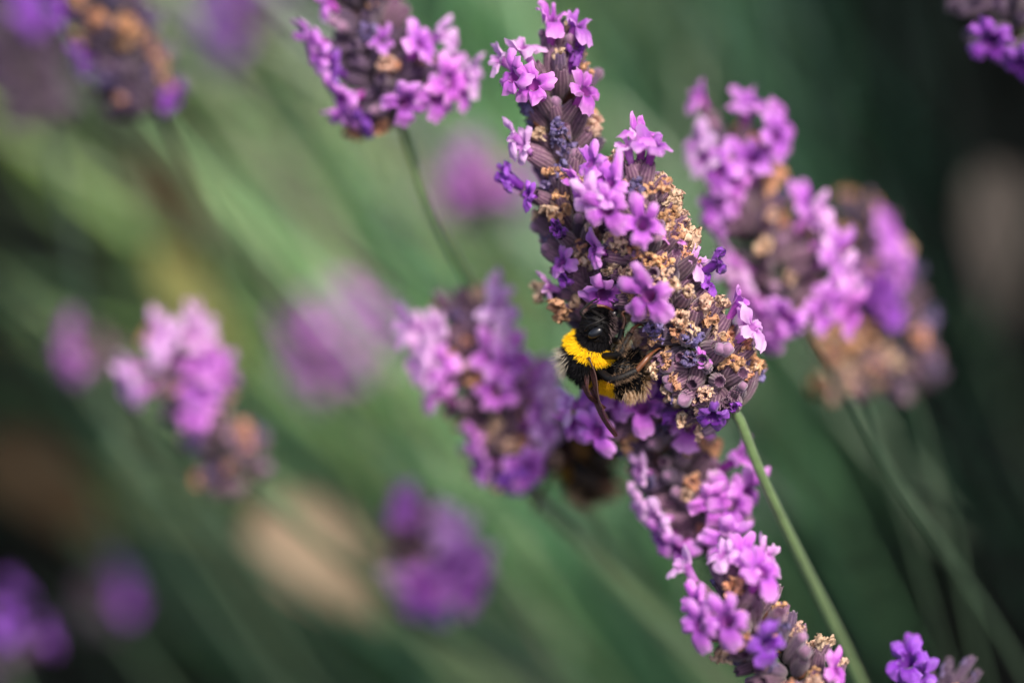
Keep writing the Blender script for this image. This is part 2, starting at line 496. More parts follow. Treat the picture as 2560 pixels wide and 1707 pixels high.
HAND = 0.80
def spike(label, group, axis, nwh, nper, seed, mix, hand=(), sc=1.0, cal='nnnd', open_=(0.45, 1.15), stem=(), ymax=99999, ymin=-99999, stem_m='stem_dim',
          taper=0.8, stem_r=0.064, density_tip=0.6, calyx_scale=1.0, xmin=-99999, xmax=99999):
    rg = random.Random(seed)
    pts = [P(*a) for a in axis]
    ax = catmull(pts, 60)
    # stem follows the axis and then runs down to the foot of the bush
    down = [P(*a) for a in stem]
    tail_from = (down or ax)[-1]
    tdir = ((down[-1] - (down[-2] if len(down) > 1 else ax[-1])) if down else (ax[-1]-ax[-6])).normalized()
    foot = GROUND_BASE + Vector((rg.uniform(-4, 4), rg.uniform(-4, 4), 0))
    ln = (foot-tail_from).length
    mid = tail_from + tdir*ln*0.18
    m2 = mid.lerp(foot, 0.5) + tdir*ln*0.04
    root = bpy.data.objects.new('lavender_spike', None)
    COL.objects.link(root)
    root.location = foot
    root.empty_display_size = 1
    root['label'] = label; root['category'] = 'lavender flower'; root['group'] = group
    line = ax[4:] + catmull([ax[-1]] + down + [mid, m2, foot], 44)[1:]
    n = len(line)
    rr = [stem_r*(0.45+0.55*min(1, i/50)) for i in range(n)]
    v, f = tube([p-foot for p in line], rr, 10)
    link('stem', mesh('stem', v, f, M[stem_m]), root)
    keep = []
    for h in hand:
        mx, my, bx, by, fz, kind = h[:6]
        fs = h[6] if len(h) > 6 else 1.0
        roll = h[7] if len(h) > 7 else rg.uniform(-0.25, 0.25)
        # nearest axis point gives the depth of the floret's base
        bp = min(ax, key=lambda a: (px_of(a)[0]-bx)**2+(px_of(a)[1]-by)**2)
        az = (bp-CAMP).dot(FWD)-FOCUS
        d2 = V2(mx-bx, my-by, 0)
        d2 = d2.normalized() if d2.length > 1e-6 else Vector((0, 0, 0))
        d = (d2*(1-fz)**0.5 + V2(0, 0, -1)*(fz**0.5)).normalized()
        if len(h) > 8: d = (d2*(1-abs(fz))**0.5 + V2(0, 0, 1)*(abs(fz)**0.5)).normalized()
        fs *= HAND; L = (0.34 + 0.47*fs)*sc
        mouth = P(mx, my, az + d.dot(FWD)*L - (0.10 if fz > 0 else 0))
        sm = rg.choice(SIDE[kind]) if (kind in SIDE and fz <= 0.15) else None
        floret(root, mouth-d*L, d, kind, rg, sc, cal[0], roll, 1.0, fs, sm)
        keep.append((mx, my, fz))
    weights = list(mix.items())
    kinds = [k for k, _ in weights]; ws = [w for _, w in weights]
    L = sum((ax[i+1]-ax[i]).length for i in range(59))
    for w in range(nwh):
        s = (w+0.35)/nwh
        i = min(57, max(1, int(s*58)))
        pos0 = ax[i]; u = (ax[i-1]-ax[i+1]).normalized()
        a0 = rg.uniform(0, 6.28)
        cnt = max(3, int(nper*(density_tip + (1-density_tip)*min(1, s*3))))
        if s > 0.88: cnt = int(cnt*0.8)
        e1 = u.orthogonal().normalized(); e2 = u.cross(e1)
        for k in range(cnt):
            az = a0 + 2*math.pi*k/cnt + rg.uniform(-0.25, 0.25)
            th = open_[0] + (open_[1]-open_[0])*min(1, s*1.25)**0.6 + rg.uniform(-0.28, 0.28)
            if s < 0.12: th *= 0.6
            rd = e1*math.cos(az)+e2*math.sin(az)
            d = (u*math.cos(th) + rd*math.sin(th)).normalized()
            base = pos0 + u*(rg.uniform(-0.5, 0.5)*L/nwh) + rd*(0.05 + 0.10*rg.random())*sc
            tipp = base + d*0.6*sc
            tx, ty = px_of(tipp)
            if ty > ymax or ty < ymin or tx < xmin or tx > xmax: continue
            kind = rg.choices(kinds, ws)[0]
            front = d.dot(FWD) < 0.35
            if front and ((tx-1535)/85)**2 + ((ty-880)/115)**2 < 1 and tipp.y < pos0.y: continue
            if front and any((tx-a)**2+(ty-b)**2 < 34**2 for a, b, _ in keep):
                if kind in FRESH or kind in WITH: kind = 'x'
                if rg.random() < 0.6: continue
            wscale = (1 - (1-taper)*max(0, 1-s*2.5))
            floret(root, base, d, kind, rg, sc, rg.choice(cal), None, rg.uniform(0.82, 1.08)*wscale*calyx_scale, rg.uniform(0.85, 1.1)*wscale)
            if k % 4 == 0 and s > 0.1:
                q = quat_for((u*0.55+rd).normalized(), 0, -u)
                link('bract', rg.choice(BRACT), root, base - u*0.06*sc - root.location, q, sc*rg.uniform(0.7, 1.1))
    return root

MAIN_MIX = {'t': 24, 'c': 26, 'b': 7, 'u': 14, 'x': 28, 'w': 0.8}
G1 = 'lavender flower spikes in and near the plane of focus'
G2 = 'blurred lavender flower spikes around the sharp ones'
G3 = 'very blurred lavender flower spikes far behind'

# tall rear-left spike of the sharp trio
spike('tall slim lavender spike with two upright blossoms at its tip, bee clinging below', G1,
      [(1408, 150, 0.15), (1400, 260, 0.2), (1408, 400, 0.2), (1430, 560, 0.25), (1470, 720, 0.35), (1525, 880, 0.5)], 14, 12, 11,
      MAIN_MIX, hand=[
          (1378, 66, 1378, 160, 0.04, 'f', 1.05, 0.2), (1436, 78, 1408, 165, 0.05, 'f', 1.0, -0.3), (1286, 202, 1360, 250, 0.55, 'f', 1.0),
          (1338, 222, 1375, 270, 0.72, 'f', 1.05, 0.6), (1318, 130, 1360, 215, 0.1, 'p', 0.9, 2.6), (1262, 158, 1350, 220, 0.1, 'p', 0.8), (1462, 238, 1415, 290, 0.4, 'f', 0.95),
          (1290, 352, 1385, 400, 0.12, 'p', 0.85), (1312, 372, 1385, 420, 0.2, 'p', 0.7), (1326, 488, 1400, 520, 0.25, 'v', 0.62), (1392, 572, 1425, 600, 0.75, 'w', 0.85),
          (1408, 660, 1455, 690, 0.35, 'f', 0.8), (1378, 722, 1450, 740, 0.06, 'p', 0.75), (1410, 700, 1450, 720, 0.5, 'w', 0.7),
          (1508, 738, 1500, 690, 0.75, 'f', 1.1, 0.2), (1548, 742, 1520, 720, 0.45, 'f', 0.9)],
      stem=[(1600, 1040, 0.9), (1720, 1290, 1.8)], open_=(0.35, 0.85), taper=0.85)

# front spike
spike('broad dense lavender spike in sharpest focus, full of orange withered blossoms, right of the bee', G1,
      [(1580, 470, -0.62), (1605, 560, -0.55), (1640, 680, -0.42), (1700, 820, -0.25), (1780, 950, -0.12), (1850, 1050, 0.0)], 17, 22, 27,
      MAIN_MIX, hand=[
          (1604, 352, 1600, 450, 0.06, 'f', 1.05, 0.3), (1632, 372, 1612, 460, 0.25, 'f', 0.95), (1570, 382, 1590, 450, 0.15, 'p', 0.8),
          (1480, 418, 1550, 500, 0.2, 'f', 0.95, 0.4), (1524, 470, 1560, 520, 0.5, 'f', 1.05), (1448, 466, 1540, 510, 0.12, 'f', 0.85),
          (1524, 530, 1570, 560, 0.82, 'f', 1.1, 0.5), (1606, 566, 1600, 590, 0.9, 'f', 1.1, -0.1), (1492, 630, 1560, 640, 0.2, 'f', 0.75),
          (1476, 500, 1560, 540, 0.6, 'p', 0.9),
          (1627, 746, 1640, 745, 0.88, 'f', 1.2, 0.5), (1736, 668, 1690, 730, 0.06, 'p', 0.85), (1672, 606, 1640, 650, 0.1, 'f', 0.7),
          (1772, 716, 1745, 760, 0.2, 'v', 0.5), (1842, 772, 1790, 840, 0.05, 'f', 0.85), (1876, 820, 1815, 880, 0.16, 'p', 1.05, 0.2),
          (1754, 906, 1750, 920, 0.55, 'f', 0.5), (1781, 1034, 1790, 1000, 0.72, 'v', 0.8, 0.3), (1835, 1015, 1820, 1000, 0.5, 'w', 0.65)],
      stem=[(1905, 1190, 0.25), (1985, 1360, 0.8), (2080, 1550, 1.6)], cal='nnnnd', open_=(0.5, 1.25), density_tip=0.7, stem_m='stem')

# spike below and behind the bee
spike('lavender spike just behind the bee, open lilac blossoms down both its sides', G1,
      [(1590, 960, 1.0), (1630, 1060, 1.05), (1690, 1180, 1.1), (1745, 1290, 1.2), (1790, 1380, 1.3)], 11, 16, 35,
      {'t': 24, 'c': 12, 'b': 8, 'u': 16, 'x': 38, 'f': 3}, hand=[
          (1438, 1012, 1560, 1050, 0.12, 'p', 0.95), (1500, 1000, 1570, 1050, 0.45, 'f', 1.05), (1448, 1062, 1560, 1070, 0.15, 'f', 1.0, 0.6),
          (1500, 1085, 1570, 1080, 0.6, 'f', 1.1, 0.3), (1608, 1026, 1620, 1040, 0.86, 'f', 1.2, 0.1), (1654, 968, 1640, 1000, 0.35, 'v', 1.0),
          (1480, 980, 1560, 1010, 0.25, 'f', 0.95), (1606, 1178, 1670, 1190, 0.2, 'p', 0.8), (1602, 1258, 1680, 1260, 0.2, 'p', 0.9),
          (1650, 1302, 1720, 1290, 0.35, 'p', 0.95), (1662, 1345, 1730, 1320, 0.3, 'f', 0.9), (1700, 1372, 1750, 1340, 0.4, 'f', 1.0),
          (1777, 1258, 1740, 1240, 0.8, 'f', 1.15, 0.2), (1862, 1236, 1770, 1230, 0.4, 'f', 1.1), (1838, 1150, 1760, 1200, 0.1, 'f', 1.1),
          (1808, 1352, 1780, 1320, 0.75, 'f', 1.15), (1775, 1205, 1730, 1210, 0.4, 'p', 0.6)],
      stem=[(1880, 1560, 2.0)], open_=(0.8, 1.25))

# bottom spike, a little nearer than the plane of focus
spike('lavender spike running out of the bottom edge with a pale round-lobed blossom at its top', G1,
      [(1815, 1480, -0.95), (1880, 1580, -0.95), (1965, 1680, -0.9), (2070, 1790, -0.85)], 9, 13, 41,
      {'t': 24, 'c': 14, 'b': 10, 'u': 14, 'x': 36, 'v': 4}, hand=[
          (1718, 1428, 1775, 1500, 0.1, 'p', 0.9), (1868, 1400, 1850, 1480, 0.25, 'f', 1.05), (1905, 1440, 1870, 1500, 0.45, 'f', 1.15, 0.2), (1915, 1400, 1880, 1480, 0.1, 'p', 0.9),
          (1812, 1390, 1840, 1460, 0.2, 'p', 0.8), (1742, 1522, 1800, 1550, 0.3, 'f', 1.0), (1820, 1560, 1840, 1570, 0.82, 'f', 1.15, 0.2),
          (1754, 1572, 1820, 1590, 0.6, 'f', 1.05), (1916, 1612, 1900, 1610, 0.8, 'v', 1.1), (2088, 1682, 2020, 1720, 0.2, 'f', 0.8)],
      open_=(0.55, 1.15), ymax=1790, calyx_scale=1.0)

# top centre
spike('wide lavender spike hanging in from the top edge, dark middle flanked by lilac blossoms', G1,
      [(905, -60, 1.5), (925, 40, 1.5), (945, 140, 1.5), (975, 230, 1.6), (1005, 310, 1.7)], 9, 15, 52,
      {'t': 26, 'c': 10, 'b': 12, 'u': 12, 'x': 44}, hand=[
          (782, 100, 880, 130, 0.1, 'f', 1.05), (800, 140, 880, 170, 0.3, 'f', 1.0), (835, 175, 900, 200, 0.3, 'v', 0.9), (820, 10, 890, 60, 0.15, 'f', 0.85),
          (862, 250, 920, 230, 0.25, 'f', 1.15), (872, 290, 930, 260, 0.1, 'f', 1.0), (905, 300, 940, 280, 0.2, 'v', 0.9),
          (1010, 258, 985, 240, 0.82, 'f', 1.15, 0.1), (1050, 120, 990, 170, 0.35, 'f', 1.0), (1090, 100, 1000, 150, 0.1, 'p', 1.0),
          (1128, 145, 1020, 200, 0.2, 'p', 1.05), (1160, 190, 1040, 230, 0.15, 'p', 1.1), (1120, 215, 1030, 240, 0.6, 'f', 1.15), (1085, 250, 1010, 260, 0.6, 'f', 1.15),
          (955, 108, 950, 120, 0.6, 'f', 0.65), (1150, 235, 1040, 250, 0.2, 'f', 1.0)],
      stem=[(1060, 480, 2.0), (1120, 610, 2.5), (1200, 760, 3.0), (1300, 930, 4.2)], cal='dddn', open_=(0.8, 1.3), ymin=-80, stem_m='stem')

# top right, mostly out of the frame; its dimness is painted with dark calyx and petal colours
spike('dark lavender spike cut by the top right corner with a deep violet star blossom', G1,
      [(2430, -120, 1.9), (2480, -20, 1.9), (2540, 60, 1.9), (2600, 140, 1.9)], 6, 9, 63,
      {'t': 3, 'b': 17, 'x': 72, 'u': 8}, hand=[
          (2478, 100, 2520, 70, 0.75, 'v', 1.2, 0.4), (2555, 150, 2580, 110, 0.5, 'v', 1.15, 0.2)],
      cal='d', open_=(0.9, 1.3), stem=[(2750, 420, 2.5)])

# bottom right, a tip of bare slender calyces
spike('small lavender tip of bare slender dark calyces poking up by the bottom right corner', G1,
      [(2330, 1720, 0.7), (2365, 1790, 0.7), (2420, 1900, 0.8)], 4, 6, 71,
      {'x': 75, 'b': 20, 't': 5}, hand=[
          (2272, 1655, 2330, 1740, 0.45, 'v', 1.15, 0.3), (2268, 1615, 2320, 1730, 0.1, 'v', 0.7), (2370, 1640, 2345, 1760, 0.05, 'b', 0.7), (2440, 1615, 2370, 1740, 0.04, 'b', 0.8),
          (2465, 1655, 2390, 1760, 0.04, 'b', 0.8), (2325, 1665, 2345, 1760, 0.05, 'b', 0.6), (2462, 1700, 2400, 1760, 0.2, 'x', 1.1), (2415, 1690, 2390, 1760, 0.3, 't', 0.8), (2300, 1690, 2340, 1760, 0.3, 'v', 1.0)],
      cal='s', open_=(0.5, 1.0), sc=1.05)

BMIX = {'t': 26, 'c': 14, 'b': 6, 'u': 14, 'x': 36, 'f': 3}
# right of the sharp ones
spike('blurred lavender spike upper right with three separate blossoms round its tip', G2,
      [(1835, 350, 2.3), (1850, 460, 2.3), (1890, 590, 2.4), (1950, 720, 2.5), (2010, 830, 2.6)], 9, 12, 82,
      BMIX, hand=[
          (1752, 245, 1810, 340, 0.06, 'f', 0.85), (1868, 285, 1850, 370, 0.1, 'f', 1.15), (1880, 270, 1850, 360, 0.2, 'f', 1.0), (1950, 325, 1880, 390, 0.2, 'f', 1.2), (1940, 350, 1870, 400, 0.6, 'f', 1.1),
          (1748, 360, 1820, 430, 0.2, 'p', 1.1), (1760, 410, 1830, 460, 0.4, 'p', 1.1), (1800, 440, 1840, 470, 0.6, 'f', 1.15), (1840, 460, 1860, 480, 0.7, 'f', 0.9),
          (1800, 520, 1860, 540, 0.4, 'f', 1.15), (1790, 550, 1860, 560, 0.3, 'f', 1.0), (1830, 500, 1860, 520, 0.6, 'f', 0.9), (1832, 660, 1920, 700, 0.15, 'p', 1.2),
          (1860, 740, 1940, 760, 0.2, 'p', 1.2), (1890, 790, 1950, 780, 0.4, 'f', 1.2), (1930, 820, 1970, 800, 0.5, 'f', 1.2), (1900, 840, 1960, 810, 0.3, 'f', 1.1), (1970, 800, 1990, 790, 0.7, 'f', 1.1),
          (2030, 545, 1930, 610, 0.15, 'p', 1.1), (2070, 600, 1950, 660, 0.2, 'p', 1.1), (2090, 650, 1970, 690, 0.3, 'f', 1.2), (2080, 740, 1990, 750, 0.5, 'f', 1.2), (2110, 700, 1990, 730, 0.2, 'p', 1.2),
          (2120, 790, 2010, 800, 0.4, 'f', 1.1), (2060, 780, 2000, 780, 0.7, 'f', 1.1)],
      stem=[(2090, 960, 3.0), (2190, 1130, 3.6)], stem_r=0.04, cal='nnd', open_=(0.5, 1.2))
spike('blurred dark lavender spike farther right, lilac strip up its right side and brown lower half', G2,
      [(2160, 560, 4.4), (2190, 680, 4.4), (2220, 800, 4.5), (2260, 920, 4.6), (2290, 1010, 4.7)], 9, 12, 93,
      {'t': 20, 'c': 6, 'b': 10, 'u': 10, 'x': 54}, hand=[
          (2215, 560, 2170, 620, 0.2, 'f', 0.8), (2220, 590, 2180, 650, 0.3, 'f', 1.0), (2235, 630, 2190, 690, 0.3, 'f', 1.1), (2250, 680, 2200, 720, 0.3, 'f', 1.0), (2200, 740, 2210, 760, 0.6, 'v', 1.1), (2230, 780, 2220, 790, 0.6, 'v', 1.0), (2150, 700, 2190, 730, 0.4, 'f', 0.8)],
      stem=[(2360, 1250, 5.5)], stem_r=0.035, cal='nd', open_=(0.5, 1.1))
spike('blurred withered lavender spike with pale cream blossom balls, low right behind the stem', G2,
      [(2120, 860, 4.0), (2130, 920, 4.0), (2150, 1000, 4.1)], 4, 9, 104,
      {'t': 30, 'c': 15, 'x': 55}, hand=[
          (2030, 935, 2120, 960, 0.3, 'c', 1.3), (2030, 1012, 2130, 980, 0.3, 'c', 1.4), (2100, 900, 2125, 930, 0.5, 'c', 1.0), (2085, 985, 2130, 970, 0.5, 'c', 1.1), (2160, 985, 2140, 970, 0.7, 'c', 1.4)],
      stem=[(2260, 1300, 5.0)], stem_r=0.03, cal='ny', open_=(0.7, 1.3), calyx_scale=0.75)
# centre left
spike('blurred lavender spike left of the bee with white-lilac blossoms round its square tip', G2,
      [(1160, 800, 2.6), (1190, 900, 2.6), (1230, 1020, 2.7), (1280, 1140, 2.8), (1310, 1210, 2.9)], 12, 14, 115,
      {'t': 26, 'c': 14, 'b': 10, 'u': 10, 'x': 32, 'f': 4}, hand=[
          (1140, 740, 1160, 820, 0.1, 'b', 1.0), (1235, 760, 1190, 830, 0.15, 'p', 1.25), (1245, 780, 1190, 840, 0.3, 'p', 1.2), (1262, 840, 1200, 870, 0.35, 'p', 1.1), (1038, 820, 1140, 880, 0.1, 'p', 1.15), (1060, 850, 1140, 900, 0.2, 'p', 1.1), (1090, 830, 1150, 870, 0.4, 'p', 0.9),
          (1055, 905, 1160, 940, 0.2, 'p', 1.2), (1080, 940, 1170, 960, 0.3, 'p', 1.2), (1100, 915, 1170, 930, 0.5, 'f', 1.1), (1230, 900, 1210, 920, 0.6, 'f', 1.2), (1290, 900, 1230, 940, 0.3, 'f', 1.1), (1260, 930, 1220, 950, 0.7, 'f', 1.1),
          (1355, 950, 1240, 1010, 0.1, 'p', 1.2), (1370, 985, 1260, 1030, 0.2, 'p', 1.2), (1350, 1050, 1270, 1080, 0.3, 'f', 1.2), (1360, 1085, 1280, 1110, 0.3, 'p', 1.0), (1190, 1110, 1260, 1120, 0.2, 'f', 0.9), (1210, 1165, 1270, 1160, 0.25, 'f', 1.0), (1310, 1170, 1290, 1160, 0.7, 'f', 1.2), (1290, 1200, 1290, 1180, 0.6, 'v', 1.1),
          (1160, 1070, 1240, 1080, 0.2, 'c', 1.6)],
      stem=[(1400, 1310, 4.4), (1600, 1510, 6.0)], stem_m='stem', cal='n', open_=(0.5, 1.15), stem_r=0.095)
# left
spike('blurred lavender spike at the left with a tall bright blossom and an amber one below', G2,
      [(440, 880, 4.3), (480, 960, 4.3), (530, 1050, 4.4), (590, 1160, 4.5), (620, 1210, 4.6)], 8, 11, 126,
      {'t': 26, 'c': 8, 'b': 10, 'u': 8, 'x': 50}, hand=[
          (495, 825, 480, 920, 0.05, 'p', 1.15), (490, 850, 480, 940, 0.3, 'p', 1.0), (510, 920, 500, 960, 0.5, 'f', 1.3), (550, 940, 510, 970, 0.3, 'f', 1.1), (500, 980, 505, 1000, 0.7, 'f', 1.2), (500, 1030, 510, 1040, 0.7, 'f', 1.2), (490, 1060, 520, 1060, 0.6, 'f', 1.0),
          (400, 840, 440, 910, 0.15, 'p', 1.1), (410, 870, 450, 930, 0.3, 'p', 1.1), (340, 920, 430, 940, 0.1, 'p', 1.0), (330, 965, 440, 960, 0.2, 'p', 1.1), (345, 985, 440, 970, 0.2, 'f', 1.0),
          (655, 1060, 560, 1090, 0.2, 't', 1.2), (600, 1000, 540, 1030, 0.3, 'c', 1.1), (430, 975, 470, 980, 0.8, 't', 1.2), (660, 1100, 580, 1120, 0.2, 't', 1.0)],
      stem=[(800, 1360, 6.5), (1050, 1560, 8.5)], stem_m='stem', cal='nd', open_=(0.5, 1.2), stem_r=0.095)
spike('very blurred short lavender spike in the lower middle, rounded like a raspberry', G2,
      [(1035, 1320, 6.3), (1075, 1390, 6.3), (1115, 1470, 6.4)], 5, 11, 137,
      {'t': 24, 'c': 10, 'u': 14, 'x': 40, 'f': 10}, hand=[
          (1005, 1275, 1040, 1340, 0.2, 'f', 1.2), (1020, 1290, 1050, 1350, 0.4, 'f', 1.1), (1130, 1320, 1080, 1370, 0.3, 'p', 1.3), (1150, 1360, 1090, 1400, 0.3, 'p', 1.2), (1110, 1330, 1080, 1380, 0.6, 'p', 1.1), (1190, 1430, 1110, 1440, 0.3, 'f', 1.3), (1170, 1480, 1120, 1470, 0.5, 'f', 1.3), (1140, 1430, 1110, 1440, 0.8, 'f', 1.2),
          (1000, 1460, 1090, 1450, 0.2, 'p', 1.0), (1020, 1500, 1090, 1480, 0.3, 'f', 1.1), (1080, 1530, 1110, 1500, 0.5, 'v', 1.1), (985, 1410, 1070, 1420, 0.3, 'c', 1.5)],
      stem=[(1300, 1640, 9.0)], cal='n', open_=(0.7, 1.25))
# upper left, shade painted by the dark calyx colour
spike('blurred shadowy lavender spike by the top left corner, nearly black with brown withered blossoms', G2,
      [(210, -120, 3.9), (250, -20, 3.9), (300, 90, 4.0), (350, 200, 4.1), (390, 285, 4.2)], 11, 13, 148,
      {'t': 7, 'b': 10, 'x': 80}, hand=[
          (150, 30, 250, 60, 0.2, 'v', 0.8), (205, 150, 290, 150, 0.2, 'v', 0.9), (420, 100, 330, 140, 0.2, 't', 1.1), (455, 175, 360, 190, 0.15, 't', 1.1), (320, 305, 350, 250, 0.2, 't', 1.2), (425, 250, 370, 240, 0.2, 'v', 0.9), (215, 20, 260, 60, 0.7, 't', 1.2), (330, 40, 300, 60, 0.8, 't', 1.2)],
      stem=[(480, 420, 5.0), (640, 680, 6.0), (860, 1000, 8.0)], stem_m='stem', cal='d', open_=(0.8, 1.3), ymin=-120)

# far ones; at the edges dark calyx and petal colours paint in the shade
FAR = [
 ('blurred small violet lavender spike at the left, its blossoms touching the brighter one beside it', [(225, 860, 8.5), (255, 885, 8.5), (290, 930, 8.6)], {'f': 26, 'x': 45}, 3, 6, 0.75, 'n'),
 ('large soft pink-lilac lavender blur left of the centre', [(830, 840, 13), (865, 890, 13), (900, 950, 13)], {'f': 60, 'x': 20}, 5, 8, 1.0, 'n'),
 ('soft pink-lilac lavender blur between the top spike and the bee', [(1195, 430, 12), (1225, 490, 12), (1255, 550, 12)], {'f': 26, 'x': 34, 't': 6}, 5, 7, 0.85, 'n'),
 ('faint dusky purple lavender blur against the top edge', [(570, -20, 13), (620, 40, 13), (680, 130, 13)], {'v': 16, 'x': 45}, 4, 7, 1.0, 'd'),
 ('big deep indigo lavender blur filling the left edge near the top', [(20, 60, 9), (60, 180, 9), (110, 320, 9)], {'v': 8, 'x': 85}, 8, 10, 1.1, 'd'),
 ('violet lavender blur cut by the left edge near the bottom', [(-40, 1560, 9), (0, 1620, 9), (40, 1700, 9)], {'v': 14, 'x': 60}, 4, 7, 0.85, 'd'),
 ('small dim mauve lavender blur near the bottom left corner', [(230, 1490, 13), (260, 1530, 13), (300, 1580, 13)], {'v': 10, 'x': 45}, 3, 6, 0.8, 'd'),
]
for i, (lab, axp, mx, nw, npr, sc_, cl) in enumerate(FAR):
    spike(lab, G3, axp, nw, npr, 200+i, mx, sc=sc_, cal=cl, open_=(0.7, 1.3))

# ---------------------------------------------------------------- dry leaves hanging in the bush
def dry_leaf(label, path, width, mat, seed, tilt):
    rg = random.Random(seed)
    pts = catmull([P(*a) for a in path], 24)
    root_p = pts[-1]
    vs, fs = [], []
    nv = 9
    for s_ in (0, 1):
        for i, p in enumerate(pts):
            t = i/23
            tg = (pts[min(i+1, 23)]-pts[max(i-1, 0)]).normalized()
            w = tg.cross(FWD).normalized()
            w = (w*math.cos(tilt+t*0.5) + FWD*math.sin(tilt+t*0.5)).normalized()
            nn = tg.cross(w)
            hw = width*0.5*(math.sin(math.pi*(0.04+0.93*t**0.8)))**0.75
            for j in range(nv):
                v_ = j/(nv-1)*2-1
                q = p + w*(hw*v_) + nn*(0.28*hw*v_*v_ + 0.10*hw*noise.noise(p*0.9+w*v_) + (0.012 if s_ else 0))
                vs.append(q-root_p)
    for s_ in (0, 1):
        for i in range(23):
            for j in range(nv-1):
                a = s_*24*nv+i*nv+j
                f = (a, a+1, a+nv+1, a+nv)
                fs.append(f if s_ == 0 else f[::-1])
    root = bpy.data.objects.new('dry_leaf', None); COL.objects.link(root)
    root.location = root_p
    root['label'] = label; root['category'] = 'leaf'; root['group'] = 'blurred dry leaves caught among the stems'
    link('blade', mesh('blade', vs, fs, mat), root)
    mid = catmull([pts[i]-root_p for i in (1, 6, 12, 18, 23)], 24)
    v, f = tube([q + FWD*-0.02 for q in mid], [0.03+0.05*i/23 for i in range(24)], 6)
    link('midrib', mesh('midrib', v, f, mat), root)
    foot = GROUND_BASE + Vector((rg.uniform(-3, 3), rg.uniform(-3, 3), 0))
    c = catmull([mid[-1], (pts[-1]-root_p)+(pts[-1]-pts[-6])*1.2, (foot-root_p)*0.55, foot-root_p], 26)
    v, f = tube(c, [0.08]*26, 6)
    link('stalk', mesh('stalk', v, f, M['stem_dim']), root)
M['leaf_beige'] = simple('beige dry leaf', (0.36, 0.27, 0.185), 0.7, 0.1, 0.2, 0.25, 1.2, 0.0, 0.3)
M['leaf_grey'] = simple('grey beige dry leaf', (0.085, 0.072, 0.064), 0.7, 0.1, 0.2, 0.3, 1.2, 0.0, 0.3)
M['leaf_brown'] = simple('rust brown dry leaf', (0.042, 0.026, 0.010), 0.7, 0.1, 0.2, 0.3, 1.2, 0.0, 0.3)
M['leaf_straw'] = simple('straw green dry leaf', (0.22, 0.22, 0.07), 0.7, 0.1, 0.2, 0.3, 1.2, 0.0, 0.3)
dry_leaf('long beige out of focus dry leaf slanting through the lower left', [(640, 1290, 14), (740, 1360, 14), (830, 1440, 14), (940, 1560, 14.5)], 1.7, M['leaf_beige'], 1, 0.2)
dry_leaf('upright grey beige out of focus dry leaf at the right edge', [(2470, 420, 15), (2490, 560, 15), (2500, 680, 15), (2500, 830, 15.5)], 1.7, M['leaf_grey'], 2, 0.3)
dry_leaf('rust brown out of focus dry leaf at the left edge', [(-30, 1090, 13), (60, 1180, 13), (140, 1260, 13), (260, 1380, 13.5)], 1.5, M['leaf_brown'], 3, 0.3)
dry_leaf('narrow yellowish out of focus leaf above the brightest left spike', [(390, 620, 13), (450, 720, 13), (510, 800, 13), (600, 930, 13.5)], 0.8, M['leaf_straw'], 4, 0.2)
dry_leaf('faint brownish out of focus leaf below the dark upper left spike', [(340, 400, 13), (390, 470, 13), (440, 550, 13), (510, 660, 13.5)], 0.7, M['leaf_brown'], 5, 0.2)

